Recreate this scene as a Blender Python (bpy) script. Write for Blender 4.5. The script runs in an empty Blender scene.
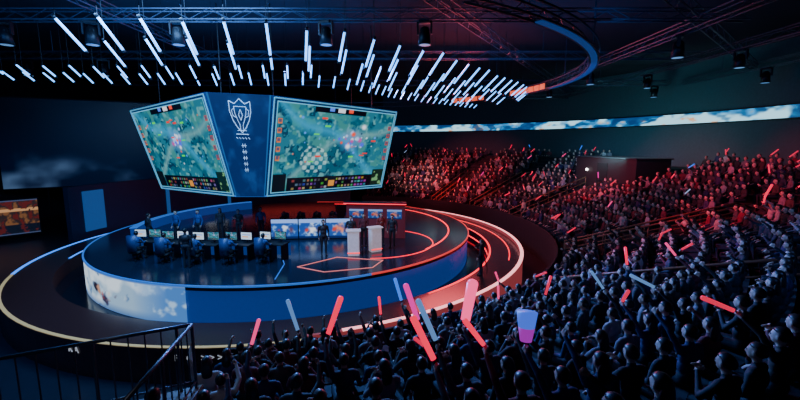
import bpy, bmesh, math, random
import numpy as np
from mathutils import Vector, Matrix
random.seed(7); rng=np.random.default_rng(3)
CX,CY=-6.7,25.6
H=7.5
def pol(a,r,z): a=math.radians(a); return Vector((CX+r*math.cos(a),CY+r*math.sin(a),z))
# ------------------------------------------------------------ helpers
def link(o): bpy.context.scene.collection.objects.link(o); return o
def mkobj(name,me,parent=None,label=None,category=None,kind=None,group=None,loc=None):
    o=bpy.data.objects.new(name,me); link(o)
    if loc is not None: o.location=loc
    if parent is not None: o.parent=parent
    if label: o["label"]=label
    if category: o["category"]=category
    if kind: o["kind"]=kind
    if group: o["group"]=group
    return o
def empty(name,loc,label,category,group=None,rot=0):
    o=mkobj(name,None,None,label,category,None,group,loc); o.rotation_euler=(0,0,rot); o.empty_display_size=.2
    return o
def meshof(bm,name,mats,smooth=False):
    me=bpy.data.meshes.new(name); bm.to_mesh(me); bm.free()
    for m in mats: me.materials.append(m)
    if smooth:
        for p in me.polygons: p.use_smooth=True
    return me
def mat(name,col,rough=.5,metal=0,emit=None,es=0,noise=.25,nscale=6,spec=.5):
    m=bpy.data.materials.new(name); m.use_nodes=True; nt=m.node_tree; b=nt.nodes['Principled BSDF']
    b.inputs['Roughness'].default_value=rough; b.inputs['Metallic'].default_value=metal
    b.inputs['Specular IOR Level'].default_value=spec
    n=nt.nodes.new('ShaderNodeTexNoise'); n.inputs['Scale'].default_value=nscale
    tc=nt.nodes.new('ShaderNodeTexCoord'); nt.links.new(tc.outputs['Object'],n.inputs['Vector'])
    r=nt.nodes.new('ShaderNodeMapRange'); r.inputs[3].default_value=1-noise; r.inputs[4].default_value=1+noise
    nt.links.new(n.outputs['Fac'],r.inputs[0])
    mx=nt.nodes.new('ShaderNodeVectorMath'); mx.operation='SCALE'; mx.inputs[0].default_value=col[:3]
    nt.links.new(r.outputs[0],mx.inputs['Scale']); nt.links.new(mx.outputs[0],b.inputs['Base Color'])
    if emit:
        b.inputs['Emission Color'].default_value=(*emit,1); b.inputs['Emission Strength'].default_value=es
    return m
def mat_painted(name,es):
    m=bpy.data.materials.new(name); m.use_nodes=True; nt=m.node_tree; b=nt.nodes['Principled BSDF']
    b.inputs['Base Color'].default_value=(.01,.01,.012,1); b.inputs['Roughness'].default_value=.35
    a=nt.nodes.new('ShaderNodeAttribute'); a.attribute_name='Col'
    nt.links.new(a.outputs['Color'],b.inputs['Emission Color']); b.inputs['Emission Strength'].default_value=es
    return m
def mat_random(name,cols,rough=.8):
    m=bpy.data.materials.new(name); m.use_nodes=True; nt=m.node_tree; b=nt.nodes['Principled BSDF']
    b.inputs['Roughness'].default_value=rough
    oi=nt.nodes.new('ShaderNodeObjectInfo'); g=nt.nodes.new('ShaderNodeNewGeometry')
    ad=nt.nodes.new('ShaderNodeMath'); ad.operation='ADD'; fr=nt.nodes.new('ShaderNodeMath'); fr.operation='FRACT'
    nt.links.new(oi.outputs['Random'],ad.inputs[0]); nt.links.new(g.outputs['Random Per Island'],ad.inputs[1]); nt.links.new(ad.outputs[0],fr.inputs[0])
    cr=nt.nodes.new('ShaderNodeValToRGB'); cr.color_ramp.interpolation='CONSTANT'
    e=cr.color_ramp.elements
    e[0].position=0; e[0].color=(*cols[0],1); e[1].position=1/len(cols); e[1].color=(*cols[1],1)
    for i,c in enumerate(cols[2:],2):
        x=e.new(i/len(cols)); x.color=(*c,1)
    nt.links.new(fr.outputs[0],cr.inputs[0]); nt.links.new(cr.outputs[0],b.inputs['Base Color'])
    return m
M={}
M['black']=mat('black_metal',(.012,.013,.016),.45,.6)
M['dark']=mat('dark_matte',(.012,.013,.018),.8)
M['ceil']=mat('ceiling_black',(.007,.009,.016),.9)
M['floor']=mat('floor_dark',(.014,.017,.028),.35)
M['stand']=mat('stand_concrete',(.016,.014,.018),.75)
M['deck']=mat('glossy_deck',(.012,.018,.034),.16,0,noise=.4)
M['track']=mat('glossy_track',(.06,.02,.018),.25)
M['channel']=mat('channel_gloss',(.006,.008,.014),.12)
M['bluewall']=mat('blue_glow_wall',(.01,.03,.12),.25,0,(.004,.030,.18),1.0)
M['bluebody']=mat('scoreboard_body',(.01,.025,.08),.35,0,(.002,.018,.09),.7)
M['redline']=mat('red_light',(.2,.01,.01),.5,0,(1,.02,.04),2.4)
M['pinkline']=mat('pink_white_light',(.5,.3,.3),.5,0,(1,.36,.38),2.2)
M['blueline']=mat('blue_light',(.02,.1,.3),.5,0,(.03,.22,1),2.0)
M['edge']=mat('blue_edge',(.02,.1,.3),.5,0,(.03,.20,.8),.7)
M['yellowline']=mat('warm_light',(.3,.25,.1),.5,0,(.62,.50,.26),.55)
M['orange']=mat('orange_light',(.3,.1,.02),.5,0,(1,.12,.05),1.1)
M['tube']=mat('tube_glow',(.4,.6,.8),.4,0,(.10,.38,1),4.2)
M['skin']=mat_random('skin',[(.48,.30,.22),(.54,.36,.27),(.42,.26,.18),(.58,.40,.31)],.55)
M['shirt']=mat_random('shirt_fabric',[(.015,.015,.02),(.03,.035,.06),(.14,.14,.16),(.01,.01,.015),(.12,.02,.03),(.02,.02,.08),(.04,.04,.045),(.36,.33,.33),(.012,.012,.016),(.04,.03,.025),(.02,.02,.025),(.015,.02,.03)])
M['jersey']=mat('team_jersey',(.02,.07,.24),.6)
M['jerseyred']=mat('team_jersey_red',(.25,.02,.02),.6)
M['suit']=mat('dark_suit',(.015,.015,.02),.6)
M['pants']=mat('trousers',(.012,.013,.022),.8)
M['shoe']=mat('shoes',(.02,.02,.02),.5)
M['eye']=mat('eye_dark',(.01,.01,.01),.3)
M['lip']=mat('lip',(.35,.12,.1),.5)
M['hair']=mat_random('hair',[(.008,.007,.007),(.015,.01,.008),(.03,.018,.012),(.01,.01,.012)],.4)
M['white']=mat('white_panel',(.6,.6,.62),.4,0,(.8,.72,.82),.25)
M['brown']=mat('brown_rail',(.26,.10,.05),.45)
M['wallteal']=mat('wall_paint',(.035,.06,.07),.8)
M['blue2']=mat('blue_panel_glow',(.01,.04,.1),.5,0,(.010,.075,.26),.8)
PAINT=mat_painted('painted_display',1.2)
PAINTRIB=mat_painted('painted_ribbon',1.6)
PAINTLOW=mat_painted('painted_display_dim',.8)

def box(bm,cx,cy,cz,sx,sy,sz,mi=0,rot=None,bev=0):
    r=bmesh.ops.create_cube(bm,size=1,matrix=Matrix.Translation((cx,cy,cz))@(rot or Matrix())@Matrix.Diagonal((sx,sy,sz,1)))
    fs=set(f for v in r['verts'] for f in v.link_faces)
    for f in fs: f.material_index=mi
    if bev>0:
        es=list(set(e for v in r['verts'] for e in v.link_edges))
        bmesh.ops.bevel(bm,geom=es,offset=bev,segments=2,affect='EDGES')
def cyl(bm,p0,p1,r0,r1=None,mi=0,seg=8):
    if r1 is None: r1=r0
    p0=Vector(p0);p1=Vector(p1); d=p1-p0; L=d.length
    if L<1e-6: return
    q=d.to_track_quat('Z','Y').to_matrix().to_4x4()
    r=bmesh.ops.create_cone(bm,cap_ends=True,segments=seg,radius1=r0,radius2=r1,depth=L,matrix=Matrix.Translation((p0+p1)/2)@q)
    for v in r['verts']:
        for f in v.link_faces: f.material_index=mi
def ell(bm,c,s,mi=0,sub=2):
    r=bmesh.ops.create_icosphere(bm,subdivisions=sub,radius=1,matrix=Matrix.Translation(c)@Matrix.Diagonal((*s,1)))
    for v in r['verts']:
        for f in v.link_faces: f.material_index=mi
def revolve(name,prof,a0,a1,mats,idx=None,step=2.0,closed=True,smooth=False,cap=True):
    n=max(2,int(abs(a1-a0)/step)); full=abs(abs(a1-a0)-360)<1e-3
    bm=bmesh.new(); rows=[]
    cnt=n if full else n+1
    for i in range(cnt):
        a=a0+(a1-a0)*i/n
        rows.append([bm.verts.new(pol(a,r,z)) for r,z in prof])
    m=len(prof); segs=m if closed else m-1
    for i in range(n):
        A=rows[i];B=rows[(i+1)%cnt]
        for j in range(segs):
            k=(j+1)%m
            f=bm.faces.new((A[j],B[j],B[k],A[k])); f.material_index=idx[j] if idx else 0
    if closed and not full and cap:
        bm.faces.new(rows[0]); bm.faces.new(list(reversed(rows[-1])))
    bmesh.ops.recalc_face_normals(bm,faces=bm.faces)
    return meshof(bm,name,mats,smooth)
def arcbox(name,r0,r1,z0,z1,a0,a1,m,step=2.0):
    return revolve(name,[(r0,z0),(r1,z0),(r1,z1),(r0,z1)],a0,a1,[m],step=step)

# ------------------------------------------------------------ painter
def snoise(h,w,cells,seed):
    r=np.random.default_rng(seed); cy=max(2,int(cells*h/w)+2); cx=cells+2
    g=r.random((cy,cx)); y=np.linspace(0,cy-1.001,h); x=np.linspace(0,cx-1.001,w)
    yi=y.astype(int);xi=x.astype(int);fy=(y-yi)[:,None];fx=(x-xi)[None,:]
    fy=fy*fy*(3-2*fy);fx=fx*fx*(3-2*fx)
    a=g[yi][:,xi];b=g[yi][:,xi+1];c=g[yi+1][:,xi];d=g[yi+1][:,xi+1]
    return (a*(1-fx)+b*fx)*(1-fy)+(c*(1-fx)+d*fx)*fy
def fbm(h,w,cells,seed,o=4):
    t=0;s=0
    for i in range(o): t=t+snoise(h,w,cells*2**i,seed+i)*.5**i; s+=.5**i
    return t/s
def mix(img,mask,col): 
    m=np.clip(mask,0,1)[...,None]; img[:]=img*(1-m)+np.array(col)*m
def painted(name,img,P,mat_):
    h,w,_=img.shape; verts=[];
    for j in range(h):
        for i in range(w): verts.append(P(i/(w-1),j/(h-1)))
    faces=[(j*w+i,j*w+i+1,(j+1)*w+i+1,(j+1)*w+i) for j in range(h-1) for i in range(w-1)]
    me=bpy.data.meshes.new(name); me.from_pydata(verts,[],faces)
    ca=me.color_attributes.new('Col','FLOAT_COLOR','POINT')
    c=np.ones((h*w,4),dtype=np.float32); c[:,:3]=np.clip(img,0,1).reshape(-1,3)**2.2
    ca.data.foreach_set('color',c.ravel()); me.materials.append(mat_); return me
def game_img(seed,w=230,h=150,foc=(.55,.62)):
    yy,xx=np.mgrid[0:h,0:w]; u=xx/(w-1); v=yy/(h-1)
    img=np.zeros((h,w,3)); n=fbm(h,w,7,seed); n2=fbm(h,w,14,seed+20); n3=fbm(h,w,30,seed+40,2)
    img[:]=np.array([.13,.42,.50]); 
    mix(img,(n-.5)*9+.2,(.09,.32,.40)); mix(img,(n2-.58)*12,(.22,.50,.50))
    mix(img,(n2<.4)*.8*(n3>.45),(.05,.18,.28)); mix(img,(n3-.6)*6,(.35,.60,.62))
    path=np.abs((v-.15)-(u*.75+.1*np.sin(u*7+seed)))
    mix(img,(1.1-path*14)*.8,(.40,.60,.62))
    riv=np.abs((v-.95)+(u*.9-.1)+.08*np.sin(u*9))
    mix(img,(1.3-riv*12)*.6,(.16,.60,.78))
    if seed==42: mix(img,((np.sin(u*95)*np.sin(v*60)>.1)&(np.hypot((u-.32)*1.4,v-.38)<.16))*.6,(.75,.9,.9))
    r=np.random.default_rng(seed)
    for k in range(34):
        cx,cy=r.uniform(.1,.9),r.uniform(.28,.88); s=r.uniform(.005,.014)
        col=[(.8,.9,.95),(.9,.4,.3),(.3,.6,1),(.05,.2,.25),(.6,.75,.6),(.03,.12,.2)][r.integers(6)]
        mix(img,1.6-np.hypot((u-cx)*1.5,v-cy)/s,col)
    mix(img,(1.2-np.hypot((u-foc[0])*1.5,v-foc[1])/.16)*.6,(.4,.55,.85))
    for k in range(20):
        cx,cy=r.normal(foc[0],.05),r.normal(foc[1],.06); s=r.uniform(.010,.03)
        col=[(.95,.95,1),(1,.3,.22),(.25,.35,1),(.7,.8,1),(.75,.3,.6)][r.integers(5)]
        mix(img,1.5-np.hypot((u-cx)*1.5,v-cy)/s,col)
    for k in range(10):
        cx,cy=r.uniform(.2,.85),r.uniform(.35,.9)
        mix(img,((np.abs(u-cx)<.022)&(np.abs(v-cy)<.008)),(.2,.9,.3) if k%2 else (.95,.2,.15))
    mix(img,(v<.17)&(u>.12)&(u<.88),(.03,.05,.08))
    for i in range(22):
        for j in range(3):
            if r.random()<.8:
                c=r.uniform(.15,.6,3); mix(img,(np.abs(u-(.17+i*.031))<.010)&(np.abs(v-(.035+j*.048))<.014),c)
    mix(img,(np.abs(u-.5)<.04)&(v<.17),(.06,.10,.14)); mix(img,(np.abs(u-.5)<.028)&(np.abs(v-.08)<.035),(.85,.55,.2))
    mix(img,(u<.11)&(v<.22),(.05,.08,.10)); mix(img,(u>.88)&(v<.24),(.06,.16,.13))
    mix(img,(u>.89)&(v<.23)&(n3>.55),(.4,.6,.4))
    mix(img,(v>.93)&(np.abs(u-.5)<.22),(.03,.05,.08)); mix(img,(v>.945)&(np.abs(u-.5)<.03),(.9,.9,.95))
    mix(img,(v>.95)&(np.abs(u-.42)<.02),(.3,.5,1)); mix(img,(v>.95)&(np.abs(u-.58)<.02),(1,.3,.2))
    for j in range(5):
        for s,c in ((.03,(.85,.45,.2)),(.97,(.7,.28,.22))):
            mix(img,(np.abs(u-s)<.016)&(np.abs(v-(.80-j*.1))<.028),c)
            mix(img,(np.abs(u-s)<.010)&(np.abs(v-(.805-j*.1))<.018),(.35,.3,.4))
    e=np.minimum(np.minimum(u,1-u)*1.5,np.minimum(v,1-v)); mix(img,(e<.008),(.4,.75,.9))
    return img
def quadP(BL,BR,TR,TL,off=Vector((0,0,0))):
    BL,BR,TR,TL=[Vector(p)+off for p in (BL,BR,TR,TL)]
    return lambda u,v:(BL*(1-u)+BR*u)*(1-v)+(TL*(1-u)+TR*u)*v

# ------------------------------------------------------------ room
def planebox(name,x0,x1,y0,y1,z0,z1,m):
    bm=bmesh.new(); box(bm,(x0+x1)/2,(y0+y1)/2,(z0+z1)/2,x1-x0,y1-y0,z1-z0)
    return mkobj(name,meshof(bm,name,[m]),kind='structure')
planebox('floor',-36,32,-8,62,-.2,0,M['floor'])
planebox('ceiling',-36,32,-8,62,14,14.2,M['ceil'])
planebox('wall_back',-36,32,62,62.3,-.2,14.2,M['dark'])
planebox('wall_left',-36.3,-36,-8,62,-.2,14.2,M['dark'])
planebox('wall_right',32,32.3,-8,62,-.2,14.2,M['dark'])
# stands
ROW0,DR,NR,SL=16.6,.9,15,.32
def rowz(k): return 1.5+SL*DR*k
prof=[(ROW0-.75,0)]
for k in range(NR):
    r0=ROW0+DR*k-.62
    if k==0: r0=ROW0-.75
    prof.append((r0,rowz(k))); prof.append((ROW0+DR*(k+1)-.62,rowz(k)))
prof.append((ROW0+DR*NR-.62,0))
AMIN,AMAX=-82,80
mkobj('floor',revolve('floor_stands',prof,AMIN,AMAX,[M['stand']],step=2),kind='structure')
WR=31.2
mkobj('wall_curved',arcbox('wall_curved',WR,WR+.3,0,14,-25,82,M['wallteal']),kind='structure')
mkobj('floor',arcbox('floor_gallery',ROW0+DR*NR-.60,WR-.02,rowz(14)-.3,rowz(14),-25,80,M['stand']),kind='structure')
# ribbon display
w,h=520,14
yy,xx=np.mgrid[0:h,0:w]; n=fbm(h,w,60,5,3); n2=fbm(h,w,36,9,3); img=np.zeros((h,w,3)); img[:]=(.06,.26,.44)
mix(img,(n-.40)*4,(.22,.58,.82)); mix(img,(n2-.52)*9,(.65,.88,.96)); mix(img,(n-.66)*7,(.85,.6,.45)); mix(img,(n2<.38)*.7,(.04,.18,.36))
rib=empty('ribbon_display',pol(20,WR-.3,9),'long curved ribbon display glowing pale blue along balcony front','display')
def par(o,p):
    o.parent=p; o.matrix_parent_inverse=Matrix.Translation(-p.location) if p.rotation_euler.z==0 else (Matrix.Translation(p.location)@Matrix.Rotation(p.rotation_euler.z,4,'Z')).inverted(); return o
par(mkobj('housing',arcbox('rh',WR-.32,WR-.02,8.98,9.92,-25,82,M['black'])),rib)
par(mkobj('screen',painted('rs',img,lambda u,v:pol(80-105*u,WR-.34,9.06+.78*v),PAINTRIB)),rib)

# benches
for k in range(NR):
    R=ROW0+DR*k; z=rowz(k); a0=AMIN+.3;
    segs=[(a0,13.5),(19.5,AMAX-.5)] if k<8 else [(a0,6),(24,AMAX-.5)]
    o=empty('audience_bench',pol(40,R,z),'dark continuous bench curving along a seating tier','bench','tiered audience benches')
    for s in segs:
        par(mkobj('seat',arcbox('bs',R-.2,R+.18,z+.37,z+.43,s[0],s[1],M['dark'],3)),o)
        par(mkobj('support',arcbox('bp',R+.02,R+.1,z,z+.37,s[0],s[1],M['dark'],3)),o)
# entrance block
bk=empty('entrance_booth',pol(15,26,rowz(8)),'dark panelled booth set into the seating with open doorway','booth')
par(mkobj('body',arcbox('bb',24.0,26.8,rowz(8),6.3,8,23,mat('booth_panel',(.014,.012,.014),.6))),bk)
par(mkobj('cornice',arcbox('bc',23.9,26.9,6.3,6.38,7.8,23.2,M['suit'])),bk)
par(mkobj('doorway',arcbox('bd',23.95,24.1,rowz(8),5.9,15,17.5,mat('door_dark',(.004,.004,.005),.9))),bk)
bm=bmesh.new(); ell(bm,pol(20,23.9,5.3),(.1,.1,.1)); par(mkobj('lamp',meshof(bm,'lm',[mat('lamp_white',(1,1,1),.5,0,(1,.95,.9),8)])),bk)
# handrails along aisle
def handrail(a,r0,r1,label):
    base=pol(a,r0,1.5+SL*(r0-ROW0)); o=empty('handrail',base,label,'handrail','aisle handrails')
    bm=bmesh.new(); p0=pol(a,r0,1.5+SL*(r0-ROW0)+.95);p1=pol(a,r1,1.5+SL*(r1-ROW0)+.95)
    cyl(bm,p0,p1,.045); cyl(bm,p0-Vector((0,0,.45)),p1-Vector((0,0,.45)),.03)
    par(mkobj('rail',meshof(bm,'hr',[M['brown']],True)),o)
    n=int((r1-r0)/1.6)
    for i in range(n+1):
        r=r0+(r1-r0)*i/n; kk=max(0,math.floor((r-ROW0+.62)/DR)); bm=bmesh.new()
        cyl(bm,pol(a,r,rowz(kk)),pol(a,r,1.5+SL*(r-ROW0)+.95),.025); par(mkobj('post',meshof(bm,'hp',[M['brown']],True)),o)
for a in (13.6,19.4,35,37,51,53,-17,-19,-42): handrail(a,16.2,23.6,'brown metal handrail climbing beside the aisle steps')
mkobj('trim_parapet',arcbox('tp',ROW0-.85,ROW0-.75,0,2.1,AMIN,AMAX,M['dark']),kind='structure')

# ------------------------------------------------------------ stage
ZD=2.1; RI=11.0
st=empty('stage_platform',(CX,CY,0),'round raised esports stage with glossy deck and blue wall','stage')
def ch(name,me,p=st,label=None):
    o=mkobj(name,me,label=label); return par(o,p)
ch('deck',revolve('deck',[(0.01,ZD-.2),(RI,ZD-.2),(RI,ZD),(0.01,ZD)],0,360,[M['deck']],step=3))
ch('side_wall',revolve('sw',[(RI-.3,.5),(RI-.05,.5),(RI-.05,ZD-.2),(RI-.3,ZD-.2)],-180,180,[M['bluewall']],step=3,smooth=False),label='deep blue glowing curved wall')
w,h=220,44; yy,xx=np.mgrid[0:h,0:w]; u=xx/(w-1);v=yy/(h-1); img=np.zeros((h,w,3)); img[:]=(.55,.68,.80)
n=fbm(h,w,7,31,4); n2=fbm(h,w,18,37,4)
mix(img,(n-.44)*7,(.82,.89,.95)); mix(img,(n2-.60)*8,(.30,.44,.62)); mix(img,(.22-v)*4,(.28,.42,.64)); 
mix(img,(u-.76)*6,(.26,.46,.74)); mix(img,(n2-.56)*8*(u>.78),(.6,.75,.9))
for cx_,s_,c_ in ((.50,.10,(.15,.14,.2)),(.53,.07,(.75,.55,.45)),(.58,.13,(.22,.2,.3)),(.61,.07,(.85,.75,.7)),(.66,.11,(.3,.2,.25)),(.56,.05,(.8,.25,.2)),(.7,.07,(.8,.85,.9))):
    mix(img,1.3-np.hypot((u-cx_)*8,(v-.42+.3*(n-.5)))/s_*.6+(n2-.5)*5,c_)
mix(img,(v>.94),(.35,.5,.75))
ch('led_screen',painted('ls',img,lambda u,v:pol(-155+57*u,RI+.02,.52+1.56*v),PAINT),label='curved wrap display showing pale clouds')
ch('edge_light',arcbox('el',RI-.02,RI+.05,ZD-.05,ZD+.02,-205,-60,M['edge']))
ch('edge_light',arcbox('el2',RI-.02,RI+.04,ZD-.05,ZD+.02,-60,95,mat('dim_red',(.2,.01,.01),.5,0,(1,.06,.06),.8)))
ch('rear_tier',arcbox('rt',9.0,9.3,ZD,ZD+.55,128,200,M['bluewall']))
ch('rear_tier_light',arcbox('rtl',8.96,9.34,ZD+.55,ZD+.59,128,200,M['edge']))
def ringline(cx,cy,r,wd,z,a0,a1,m,name='floor_light',p=st,hh=.02):
    bm=bmesh.new(); n=max(4,int(abs(a1-a0)/3)); rows=[]
    for i in range(n+1):
        a=math.radians(a0+(a1-a0)*i/n); c,s=math.cos(a),math.sin(a)
        rows.append([bm.verts.new((cx+rr*c,cy+rr*s,zz)) for rr,zz in ((r-wd,z),(r-wd,z+hh),(r+wd,z+hh),(r+wd,z))])
    for i in range(n):
        for j in range(4): bm.faces.new((rows[i][j],rows[i+1][j],rows[i+1][(j+1)%4],rows[i][(j+1)%4]))
    bmesh.ops.recalc_face_normals(bm,faces=bm.faces)
    return ch(name,meshof(bm,'fl',[m]),p)
ringline(-1.4,21.5,3.2,.025,ZD,-90,120,M['redline'])
ringline(CX,CY,9.8,.04,ZD,-35,85,M['redline'])
def polyline(pts,wd,z,m,name='floor_light',p=st):
    bm=bmesh.new()
    for a,b in zip(pts[:-1],pts[1:]):
        a=Vector((*a,z));b=Vector((*b,z)); d=(b-a); L=d.length; rot=Matrix.Rotation(math.atan2(d.y,d.x),4,'Z')
        box(bm,*((a+b)/2+Vector((0,0,.01))),L+wd,wd,.02,0,rot)
    return ch(name,meshof(bm,'pl',[m]),p)
polyline([(-4.5,17.0),(-3.0,18.5),(-.8,18.0),(-1.2,16.9),(-3.2,16.3),(-4.5,17.0)],.04,ZD,mat('salmon_light',(.3,.1,.1),.5,0,(1,.25,.22),.9))
polyline([(-6.6,21.0),(-5.2,17.4),(-5.0,15.4)],.04,ZD,M['edge'])
# walkway ring
wk=empty('ring_walkway',(CX,CY,0),'glossy circular walkway around the stage with lit rims','walkway')
ch('channel_floor',arcbox('cf',RI+.0,12.2,.3,.5,-180,180,M['channel'],3),wk)
ch('track',revolve('tk',[(12.2,.0),(14.0,.0),(14.0,1.2),(12.2,1.2)],-180,180,[M['track']],step=3),wk)
ch('outer_curb',arcbox('oc',14.0,14.12,0,1.42,-75,100,mat('curb_glow',(.2,.08,.08),.4,0,(1,.14,.16),.22)),wk,'low glowing pink curb')
for r,wd,a0,a1,m,zz in ((14.06,.09,-70,100,'pinkline',1.42),(12.3,.05,-50,110,'redline',1.2),
                     (13.92,.06,-150,-75,'yellowline',1.2),(13.92,.07,-215,-150,'blueline',1.2),(12.28,.05,-200,-160,'blueline',1.2)):
    ringline(CX,CY,r,wd,zz,a0,a1,M[m],'rim_light',wk)
ringline(CX,CY,13.4,.03,1.2,-20,110,M['redline'],'rim_light',wk)
ch('inner_glow',arcbox('ig',12.17,12.2,.7,.78,-20,110,M['redline']),wk)
LM=mat('letter_white',(.6,.6,.6),.5,0,(.7,.75,.8),.4)
def text_on_ring(txt,a,size,z):
    cu=bpy.data.curves.new('lettering','FONT'); cu.body=txt; cu.size=size; cu.extrude=.01; cu.align_x='CENTER'; cu.space_character=1.5
    t=bpy.data.objects.new('tmp',cu); link(t); bpy.context.view_layer.update()
    me=bpy.data.meshes.new_from_object(t.evaluated_get(bpy.context.evaluated_depsgraph_get())); bpy.data.objects.remove(t)
    me.materials.clear(); me.materials.append(LM)
    o=bpy.data.objects.new('lettering',me); link(o); ar=math.radians(a)
    n=Vector((math.cos(ar),math.sin(ar),0)); x=Vector((-n.y,n.x,0)); up=Vector((0,0,1)); p=pol(a,14.02,z)
    Mx=Matrix(((x.x,up.x,n.x,p.x-wk.location.x),(x.y,up.y,n.y,p.y-wk.location.y),(x.z,up.z,n.z,p.z),(0,0,0,1)))
    o.parent=wk; o.matrix_local=Mx
for t,a in (('RA',-106),('F G',-90),('>>>',-86.5)): text_on_ring(t,a,.30,.80)

# ------------------------------------------------------------ scoreboard
B=[Vector(p) for p in ((-14.1,23.6,4.85),(-8.3,20.0,4.85),(-6.75,20.0,4.85),(-1.1,23.9,4.9),(-3.2,29,4.85),(-12,29,4.85))]
T=[Vector(p) for p in ((-15.1,22.9,9.35),(-8.9,18.7,9.8),(-5.75,18.7,9.65),(-.15,23.3,9.3),(-2.4,30,9.6),(-13,30,9.6))]
sb=empty('hanging_scoreboard',(-7.6,24.5,9.6),'large suspended angular scoreboard with two big game screens','scoreboard')
bm=bmesh.new(); vb=[bm.verts.new(p) for p in B]; vt=[bm.verts.new(p) for p in T]
bm.faces.new(vb);bm.faces.new(vt)
for i in range(6): j=(i+1)%6; bm.faces.new((vb[i],vb[j],vt[j],vt[i]))
bmesh.ops.recalc_face_normals(bm,faces=bm.faces)
ch('body',meshof(bm,'sbb',[M['bluebody']]),sb)
def face(i,j,ins_l,ins_r,ins_b,ins_t,off):
    P=quadP(B[i],B[j],T[j],T[i]); n=((B[j]-B[i]).cross(T[i]-B[i])).normalized()
    if n.y>0: n=-n
    return [P(ins_l,ins_b)+n*off,P(1-ins_r,ins_b)+n*off,P(1-ins_r,1-ins_t)+n*off,P(ins_l,1-ins_t)+n*off]
q=face(0,1,.02,.025,.03,.04,.06); ch('display_screen',painted('ds',game_img(11,foc=(.5,.6)),quadP(*q),PAINT),sb,'game screen with teal battle map')
q=face(2,3,.025,.02,.03,.04,.06); ch('display_screen',painted('ds2',game_img(42,foc=(.62,.62)),quadP(*q),PAINT),sb,'game screen with teal battle map')
FB=mat('frame_blue',(.05,.2,.3),.4,0,(.12,.5,.75),.7)
for (i,j) in ((0,1),(2,3)):
    q=face(i,j,.005,.01,.005,.015,.05); bm=bmesh.new()
    for a in range(4): cyl(bm,q[a],q[(a+1)%4],.035,seg=6)
    ch('screen_frame',meshof(bm,'sf',[FB]),sb)
q=face(1,2,.03,.03,.0,.0,.06)
w,h=60,120; yy,xx=np.mgrid[0:h,0:w];u=xx/(w-1);v=yy/(h-1); img=np.zeros((h,w,3)); n=fbm(h,w,4,77)
img[:]=(.05,.18,.42); mix(img,(n-.5)*3+.1,(.08,.30,.58)); mix(img,(np.minimum(u,1-u)<.02),(.15,.45,.75))
ch('emblem_panel',painted('ep',img,quadP(*q),PAINTLOW),sb)
EP=quadP(*[p+Vector((0,-.05,0)) for p in q])
bm=bmesh.new()
def stroke(pts,r=.018):
    ps=[EP(.5+(x-.5)*.85,y) for x,y in pts]
    for a,b in zip(ps[:-1],ps[1:]): cyl(bm,a,b,r,seg=6)
sh=[(.30,.935),(.29,.84),(.33,.76),(.41,.69),(.5,.645)]
stroke(sh);stroke([(1-x,y) for x,y in sh]);stroke([(.30,.935),(.40,.91),(.5,.955),(.60,.91),(.70,.935)])
cup=[(.38,.885),(.39,.82),(.43,.76),(.47,.715),(.47,.67)]
stroke(cup,.014);stroke([(1-x,y) for x,y in cup],.014);stroke([(.38,.885),(.62,.885)],.014)
stroke([(.38,.87),(.33,.85),(.345,.80),(.41,.785)],.012);stroke([(.62,.87),(.67,.85),(.655,.80),(.59,.785)],.012)
stroke([(.5,.86),(.46,.81),(.5,.76),(.54,.81),(.5,.86)],.014);stroke([(.40,.665),(.60,.665)],.014);stroke([(.36,.63),(.64,.63)],.018)
for k in range(5): stroke([(.44,.52-k*.06),(.56,.52-k*.06)],.014); stroke([(.47,.54-k*.06),(.47,.50-k*.06)],.012); stroke([(.53,.54-k*.06),(.53,.50-k*.06)],.012)
for x in (.36,.43,.5,.57,.64): stroke([(x-.018,.60),(x+.018,.585)],.014)
ch('emblem',meshof(bm,'em',[mat('emblem_glow',(.4,.5,.6),.5,0,(.45,.7,.95),.75)]),sb,'pale blue trophy crest outline emblem')
for p in T:
    bm=bmesh.new(); p2=p*.8+Vector((-7.6,24.5,9.6))*.2; cyl(bm,(p2.x,p2.y,9.5),(p2.x,p2.y,13.98),.03); ch('hoist_cable',meshof(bm,'hc',[M['black']]),sb)
bm=bmesh.new()
for a,b in ((0,1),(1,2),(2,3)): cyl(bm,B[a],B[b],.04,seg=6)
ch('lower_light',meshof(bm,'ll',[M['edge']]),sb)

# ------------------------------------------------------------ ceiling tubes
def tube_mesh(L,r=.05):
    bm=bmesh.new(); cyl(bm,(0,0,0),(0,0,-L),r,seg=8,mi=0); cyl(bm,(0,0,0),(0,0,.1),r*1.2,seg=8,mi=1); cyl(bm,(0,0,-L-.1),(0,0,-L),r*1.2,seg=8,mi=1)
    return meshof(bm,'tube',[M['tube'],M['black']],True)
tm={1:tube_mesh(.62,.036),2:tube_mesh(1.15,.042),3:tube_mesh(1.05,.040)}
apex=Vector((CX,CY,-1.5))
wire=None
tubes=[]
def put_tube(x,y,z,k):
    p=Vector((x,y,z)); d=(p-apex).normalized()
    tubes.append((p,d,k))
def along(pts,step,z,k,jit=.0,phase=0):
    P=[Vector((*p,0)) for p in pts]; acc=phase
    for a,b in zip(P[:-1],P[1:]):
        L=(b-a).length
        while acc<L:
            q=a+(b-a)*(acc/L); put_tube(q.x,q.y,z+random.uniform(-jit,jit),k); acc+=step
        acc-=L
along([(-24,20.6),(-15.6,21.6),(-5,21.6),(-2,24),(0,28.6),(4,34.5),(7.9,40)],.95,11.1,1,.03)
along([(-23,18.9),(-15.6,19.6),(-4,19.4)],1.15,11.1,1,.03,.5)
along([(-2,19),(2,25.5),(6.5,33.5)],1.5,11.2,3,.06,.5)
along([(-10.8,13.2),(-5.2,13.4),(-1.8,14.7),(1.8,18),(4.9,22.5),(8.7,28.4),(10,32)],1.3,11.35,2,.08)
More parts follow.
